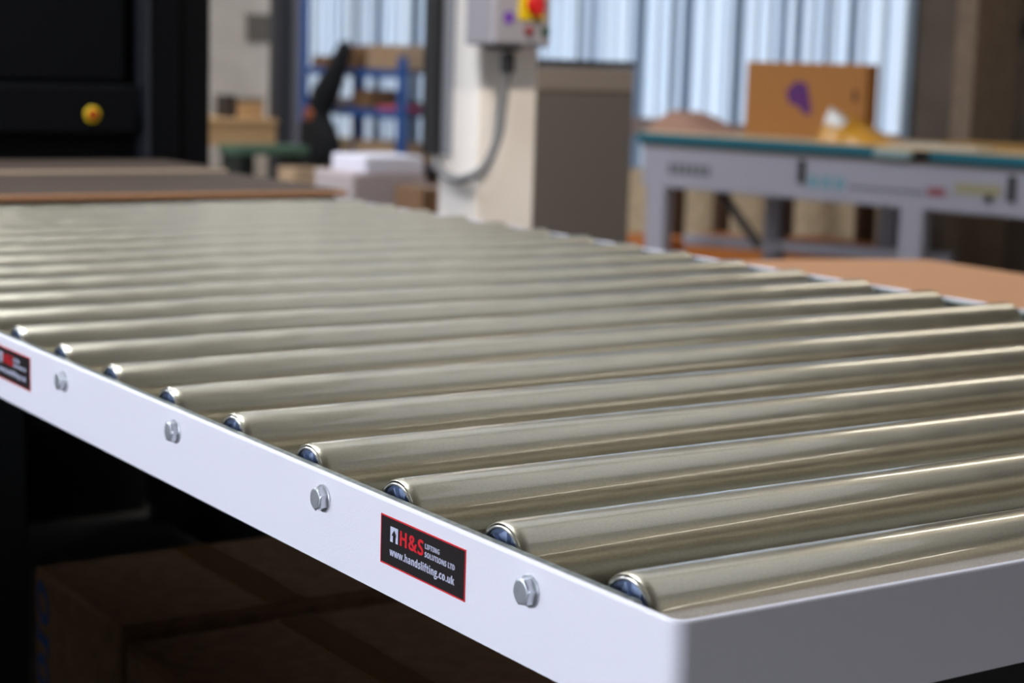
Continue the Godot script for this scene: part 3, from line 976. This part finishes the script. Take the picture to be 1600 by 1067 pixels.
	for k in 2:
		var bd := part("board", self, [mat("board_pale", Color(0.78, 0.74, 0.68), 0.7), mat("board_yellow", Color(0.62, 0.47, 0.24), 0.7)][k], Vector3.ZERO, [Vector3(0.40, 0.012, 0.16), Vector3(0.95, 0.022, 0.24)][k], 0.003)
		bd.name = ["pale_board", "yellow_board"][k]
		bd.transform = F * Transform3D(Basis.IDENTITY, [Vector3(1.46, 0.806, -0.13), Vector3(1.86, 0.811, -0.38)][k])
		tag(bd, ["short pale board lying on the workbench just right of the yellow wrapping", "long dull-yellow board lying flat at the near end of the workbench"][k], "board")
	# timber posts and boards leaning behind the bench
	var k := 0
	for e in [[5.72, -7.11, 0.09], [5.72, -6.24, 0.09], [5.72, -5.65, 0.07], [5.75, -6.75, 0.05]]:
		var p := part("timber_post", self, mat("timber_dark", Color(0.30, 0.20, 0.12), 0.8), Vector3(e[0], 0.36, e[1]), Vector3(0.08, 0.72, e[2]), 0.004)
		tag(p, ["dark timber post behind the workbench near its far end", "thick dark timber post behind the workbench below the printed box", "dark timber post behind the workbench below the yellow wrapping", "thin dark timber post behind the workbench beside the brace"][k], "post", "timber posts behind the workbench")
		k += 1
	k = 0
	for e in [[-6.95, 0.35, 0.14], [-6.28, 0.62, 0.19], [-5.60, 0.55, 0.24]]:
		var p := carton("cardboard_tray", ["orange-brown cardboard tray on the floor behind the workbench's far legs", "orange-brown cardboard tray on the floor behind the middle of the workbench", "orange-brown cardboard tray on the floor behind the workbench under the yellow wrapping"][k], Vector3(5.50, 0, e[0]), Vector3(0.25, e[2] + 0.06, e[1]), mat("kraft_bright", Color(0.70, 0.40, 0.16), 0.85), 0.0, false, "cardboard trays behind the workbench")
		k += 1


func heap(st: SurfaceTool, _len: float, prof: Array, half: float, sd: int) -> void:
	# a crumpled mound: prof gives [x, height] along it, half its half width across
	var n := FastNoiseLite.new()
	n.seed = sd
	n.frequency = 9.0
	var nx := 22
	var nz := 12
	var P := func(i, j):
		var x := lerpf(prof[0][0], prof[-1][0], float(i) / nx)
		var h := 0.0
		for k in prof.size() - 1:
			if x >= prof[k][0] and x <= prof[k + 1][0] + 1e-6:
				h = lerpf(prof[k][1], prof[k + 1][1], (x - prof[k][0]) / (prof[k + 1][0] - prof[k][0]))
		var v := lerpf(-1, 1, float(j) / nz)
		h *= sqrt(maxf(0.0, 1.0 - v * v)) * (1.0 + 0.22 * n.get_noise_2d(x, v * half))
		return Vector3(x, maxf(h, 0.0), v * half * (1.0 + 0.2 * n.get_noise_2d(x + 4.0, v)))
	st.set_smooth_group(0)
	for i in nx:
		for j in nz:
			quad(st, P.call(i, j), P.call(i + 1, j), P.call(i + 1, j + 1), P.call(i, j + 1), Vector3.UP)
	st.set_smooth_group(1)
	for i in nx:
		for j in nz:
			var q := [P.call(i, j), P.call(i + 1, j), P.call(i + 1, j + 1), P.call(i, j + 1)]
			for k in 4:
				q[k].y = minf(prof[0][1], prof[-1][1]) * 0.5 - 0.0005
			quad(st, q[0], q[1], q[2], q[3], Vector3.DOWN)
	st.set_smooth_group(-1)


# ---------------------------------------------------------------- blue shelving by the far daylight wall
func shelving_group() -> void:
	var blue: Material = mats["blue_rack"]
	var t := thing("blue_shelving", "tall blue steel shelving unit against the daylight wall at the far left", "shelving", Vector3(5.4, 0, -10.20))
	for z in [-0.72, 0.67]:
		for x in [0.0, 0.45]:
			var thick := 0.13 if z < 0 else 0.07
			var h := 1.10 if z > 0 or x > 0.1 else 2.4
			part("upright", t, blue, Vector3(x, h * 0.5, z), Vector3(0.04, h, thick), 0.004)
	for y in [0.385, 0.745, 1.005]:
		part("shelf", t, mat("shelf_blue_grey", Color(0.25, 0.25, 0.40), 0.6), Vector3(0.225, y, -0.025), Vector3(0.42, 0.018, 1.36), 0.003)
		part("beam", t, blue, Vector3(-0.01, y - 0.012, -0.025), Vector3(0.025, 0.055, 1.36), 0.004)
	var c := [
		["cardboard_box", "large pale brown box on the top blue shelf beside the right upright", Vector3(0.2, 1.016, 0.36), Vector3(0.34, 0.155, 0.42), "kraft_light"],
		["cardboard_box", "dark brown box on the top blue shelf behind the black garment", Vector3(0.2, 1.016, -0.06), Vector3(0.34, 0.15, 0.34), "kraft"],
		["cardboard_box", "small dark brown box at the left end of the top blue shelf", Vector3(0.18, 1.016, -0.52), Vector3(0.30, 0.075, 0.22), "kraft"],
		["cardboard_box", "small brown box on the middle blue shelf", Vector3(0.15, 0.756, 0.09), Vector3(0.25, 0.12, 0.24), "kraft"],
		["cardboard_box", "brown box with a darker left side on the lowest blue shelf", Vector3(0.17, 0.396, 0.28), Vector3(0.32, 0.145, 0.52), "kraft_light"],
		["cardboard_box", "pink-brown carton on the floor under the blue shelving, right half", Vector3(0.15, 0.0, 0.22), Vector3(0.40, 0.30, 0.66), "mauve"],
		["cardboard_box", "tan carton on the floor under the blue shelving, left half", Vector3(0.15, 0.0, -0.40), Vector3(0.40, 0.30, 0.50), "kraft_light"],
		["red_packet", "thin pink-red packet on the middle blue shelf beside the right upright", Vector3(0.10, 0.756, 0.46), Vector3(0.2, 0.03, 0.22), "pink"],
	]
	mat("mauve", Color(0.60, 0.48, 0.48), 0.8)
	mat("pink", Color(0.85, 0.35, 0.45), 0.6)
	for e in c:
		var o := carton(e[0], e[1], t.position + e[2], e[3], mats[e[4]], 0.0, e[0] == "cardboard_box", "boxes on the blue shelving")
		if e[0] != "cardboard_box":
			o.set_meta("category", "packet")
	# a black garment hanging in front of the shelves
	var st := begin()
	var sec := [   # height, centre z, half width z, half depth x
		[1.19, -0.05, 0.035, 0.03], [1.12, -0.07, 0.075, 0.05], [1.03, -0.12, 0.085, 0.06], [0.94, -0.21, 0.115, 0.07], [0.86, -0.29, 0.145, 0.075], [0.79, -0.35, 0.135, 0.075],
		[0.73, -0.40, 0.115, 0.07], [0.68, -0.41, 0.145, 0.075], [0.61, -0.39, 0.235, 0.085], [0.52, -0.39, 0.265, 0.085], [0.44, -0.40, 0.26, 0.08], [0.38, -0.43, 0.17, 0.07], [0.33, -0.52, 0.075, 0.05], [0.30, -0.54, 0.03, 0.02]]
	var nz := 20
	var R := func(i, k):
		var s: Array = sec[i]
		var a: float = TAU * k / nz
		var fold := 1.0 + 0.10 * sin(3.0 * a + i) + 0.05 * sin(7.0 * a)
		return Vector3(s[3] * cos(a) * fold, s[0] - 0.30, s[1] + s[2] * sin(a) * fold)
	st.set_smooth_group(0)
	for i in sec.size() - 1:
		for k in nz:
			var mid := Vector3(0, sec[i][0] - 0.30, sec[i][1])
			quad(st, R.call(i, k), R.call(i + 1, k), R.call(i + 1, (k + 1) % nz), R.call(i, (k + 1) % nz), (R.call(i, k) + R.call(i, (k + 1) % nz)) * 0.5 - mid)
	for e in [0, sec.size() - 1]:
		for k in nz:
			tri(st, Vector3(0, sec[e][0] - 0.30, sec[e][1]), R.call(e, k), R.call(e, (k + 1) % nz), Vector3(0, 1 if e == 0 else -1, 0))
	var g := put("black_garment", st, mat("black_cloth", Color(0.06, 0.06, 0.075), 0.9))
	g.position = Vector3(5.252, 0.30, -9.99)
	tag(g, "black garment hanging from the blue shelving with an orange-brown patch at its waist", "garment")
	st = begin()
	lathe(st, [Vector2(0.0, 0.0), Vector2(0.01, 0.045), Vector2(0.03, 0.06), Vector2(0.05, 0.045), Vector2(0.06, 0.0)], 18)
	var patch := put("patch", st, mat("tan_patch", Color(0.62, 0.33, 0.19), 0.7), g)
	patch.position = Vector3(-0.095, 0.405, -0.40)
	patch.set_meta("label", "orange-brown patch")
	st = begin()
	tube(st, [Vector3(0.0, 0.88, -0.05), Vector3(0.03, 0.90, -0.05), Vector3(0.10, 0.70, -0.05)], 0.006, 8)
	put("hook", st, mats["dark_steel"], g)
	# white carton and small brown box in front, left of the column
	var w := thing("white_cabinet", "low pale cabinet with a white top left of the cream column", "cabinet", Vector3(2.735, 0, -5.17))
	part("body", w, mat("pale_cabinet", Color(0.72, 0.66, 0.65), 0.6), Vector3(0, 0.34, 0), Vector3(0.30, 0.68, 0.30), 0.006)
	part("top", w, mat("white_top", Color(0.90, 0.88, 0.92), 0.5), Vector3(0.03, 0.71, 0.0), Vector3(0.24, 0.06, 0.26), 0.006)
	var sb := carton("cardboard_box", "brown box stacked low in front of the pale cabinet beside the cream column", Vector3(2.795, 0.0, -4.86), Vector3(0.155, 0.64, 0.20), mats["kraft"])
	sb.set_meta("category", "box")


# ---------------------------------------------------------------- the corner seen past the black machine
func office_group() -> void:
	var zz := -9.0
	var p := slab("trim_1", Vector3(4.26, 0, -9.12), Vector3(4.352, 4.0, -9.0), mat("post_dark", Color(0.17, 0.17, 0.19), 0.5))
	p.set_meta("label", "dark grey upright frame left of the blue shelving")
	slab("trim_2", Vector3(4.352, 0, -9.10), Vector3(4.41, 4.0, -9.02), mat("post_grey", Color(0.52, 0.50, 0.53), 0.5)).set_meta("label", "grey strip beside the dark upright frame")
	var d := thing("desk", "tan wooden desk seen past the black machine's right edge", "desk", Vector3(4.02, 0, zz - 0.3))
	var tan := mat("tan_wood", Color(0.74, 0.58, 0.40), 0.6)
	part("desk_top", d, tan, Vector3(0, 0.705, 0), Vector3(0.62, 0.03, 0.6), 0.004)
	part("front_panel", d, tan, Vector3(0, 0.63, 0.27), Vector3(0.60, 0.12, 0.03), 0.004)
	for x in [-0.28, 0.28]:
		part("leg", d, tan, Vector3(x, 0.345, 0.22), Vector3(0.04, 0.69, 0.04), 0.004)
		part("leg", d, tan, Vector3(x, 0.345, -0.22), Vector3(0.04, 0.69, 0.04), 0.004)
	var c := thing("filing_cabinet", "pale grey filing cabinet behind the tan desk, beside the black machine", "cabinet", Vector3(3.87, 0, zz - 0.85))
	part("body", c, mat("pale_grey", Color(0.64, 0.64, 0.66), 0.5), Vector3(0, 0.48, 0), Vector3(0.28, 0.96, 0.4), 0.006)
	part("drawer", c, mats["pale_grey"], Vector3(0, 0.84, 0.205), Vector3(0.25, 0.20, 0.015), 0.003)
	part("drawer", c, mats["pale_grey"], Vector3(0, 0.61, 0.205), Vector3(0.25, 0.20, 0.015), 0.003)
	var m := thing("dark_case", "small dark brown upright case standing on the tan desk", "case", Vector3(4.045, 0.72, zz - 0.25))
	part("body", m, mat("dark_brown", Color(0.22, 0.18, 0.15), 0.6), Vector3(0, 0.062, 0), Vector3(0.085, 0.12, 0.10), 0.004)
	part("lid", m, mats["dark_brown"], Vector3(0, 0.125, 0), Vector3(0.09, 0.012, 0.105), 0.003)
	var k := thing("tan_crate", "tan crate on the desk between the dark case and the dark upright frame", "crate", Vector3(4.185, 0.72, zz - 0.27))
	part("body", k, tan, Vector3(0, 0.05, 0), Vector3(0.16, 0.10, 0.15), 0.004)
	part("lid", k, mat("grey_lid", Color(0.45, 0.42, 0.40), 0.6), Vector3(0, 0.108, 0), Vector3(0.17, 0.018, 0.16), 0.003)
	var g := thing("green_bench", "low dark green bench in front of the tan desk", "bench", Vector3(4.0, 0, zz + 0.35))
	var gm := mat("dark_green", Color(0.26, 0.36, 0.28), 0.6)
	part("seat", g, gm, Vector3(0.0, 0.565, 0), Vector3(0.44, 0.05, 0.25), 0.006)
	for x in [-0.18, 0.18]:
		part("leg", g, mat("green_black", Color(0.05, 0.08, 0.06), 0.6), Vector3(x, 0.27, 0), Vector3(0.05, 0.54, 0.22), 0.004)
	part("rear_board", g, mats["green_black"], Vector3(-0.11, 0.48, -0.1), Vector3(0.20, 0.14, 0.02), 0.004)
	carton("cardboard_box", "tan box standing below the dark green bench near the black machine", Vector3(4.11, 0, zz + 0.60), Vector3(0.19, 0.475, 0.2), mats["kraft_light"])
	var n := thing("notice_board", "small grey-brown board hung on the back wall near the corner", "board", Vector3(5.83, 1.285, -12.48))
	part("panel", n, mat("grey_brown", Color(0.42, 0.38, 0.34), 0.8), Vector3.ZERO, Vector3(0.22, 0.20, 0.02), 0.003)
	part("frame", n, mat("grey_brown_frame", Color(0.36, 0.33, 0.30), 0.8), Vector3(0, 0.105, 0.0), Vector3(0.24, 0.015, 0.03), 0.003)


# ---------------------------------------------------------------- the dim wall at the far right
func right_wall_group() -> void:
	var p := slab("trim_3", Vector3(5.72, 0, -5.15), Vector3(6.0, 4.0, -5.03), grain(mat("pillar_brown", Color(0.52, 0.44, 0.37), 0.9), 0.02, 0.12, 1.0, 3))
	p.set_meta("label", "pale brown pillar standing out from the dim wall at the far right")
	var r := thing("wall_rail", "dark rail fixed across the shade-darkened wall at the far right", "rail", Vector3(5.985, 1.31, -4.30))
	part("bar", r, mat("rail_dark", Color(0.16, 0.13, 0.12), 0.7), Vector3(0, 0, 0), Vector3(0.03, 0.07, 1.4), 0.003)
	part("bracket", r, mats["rail_dark"], Vector3(-0.01, 0, -0.5), Vector3(0.02, 0.10, 0.04), 0.003)
	for e in [[1.20, -4.72, 0.05, "round black coil hung below the dark rail on the far right wall"], [1.43, -4.89, 0.04, "small round black fitting above the dark rail on the far right wall"]]:
		var st := begin()
		lathe(st, [Vector2(0.0, 0.0), Vector2(0.0, e[2] * 0.6), Vector2(0.015, e[2]), Vector2(0.035, e[2]), Vector2(0.05, e[2] * 0.6), Vector2(0.05, 0.0)], 24, Transform3D(Basis(Vector3(-1, 0, 0), Vector3.UP, Vector3(0, 0, -1)), Vector3.ZERO))
		var o := put("black_coil" if e[2] > 0.045 else "black_fitting", st, mats["dark_steel"])
		o.position = Vector3(5.999, e[0], e[1])
		tag(o, e[3], "coil" if e[2] > 0.045 else "fitting")
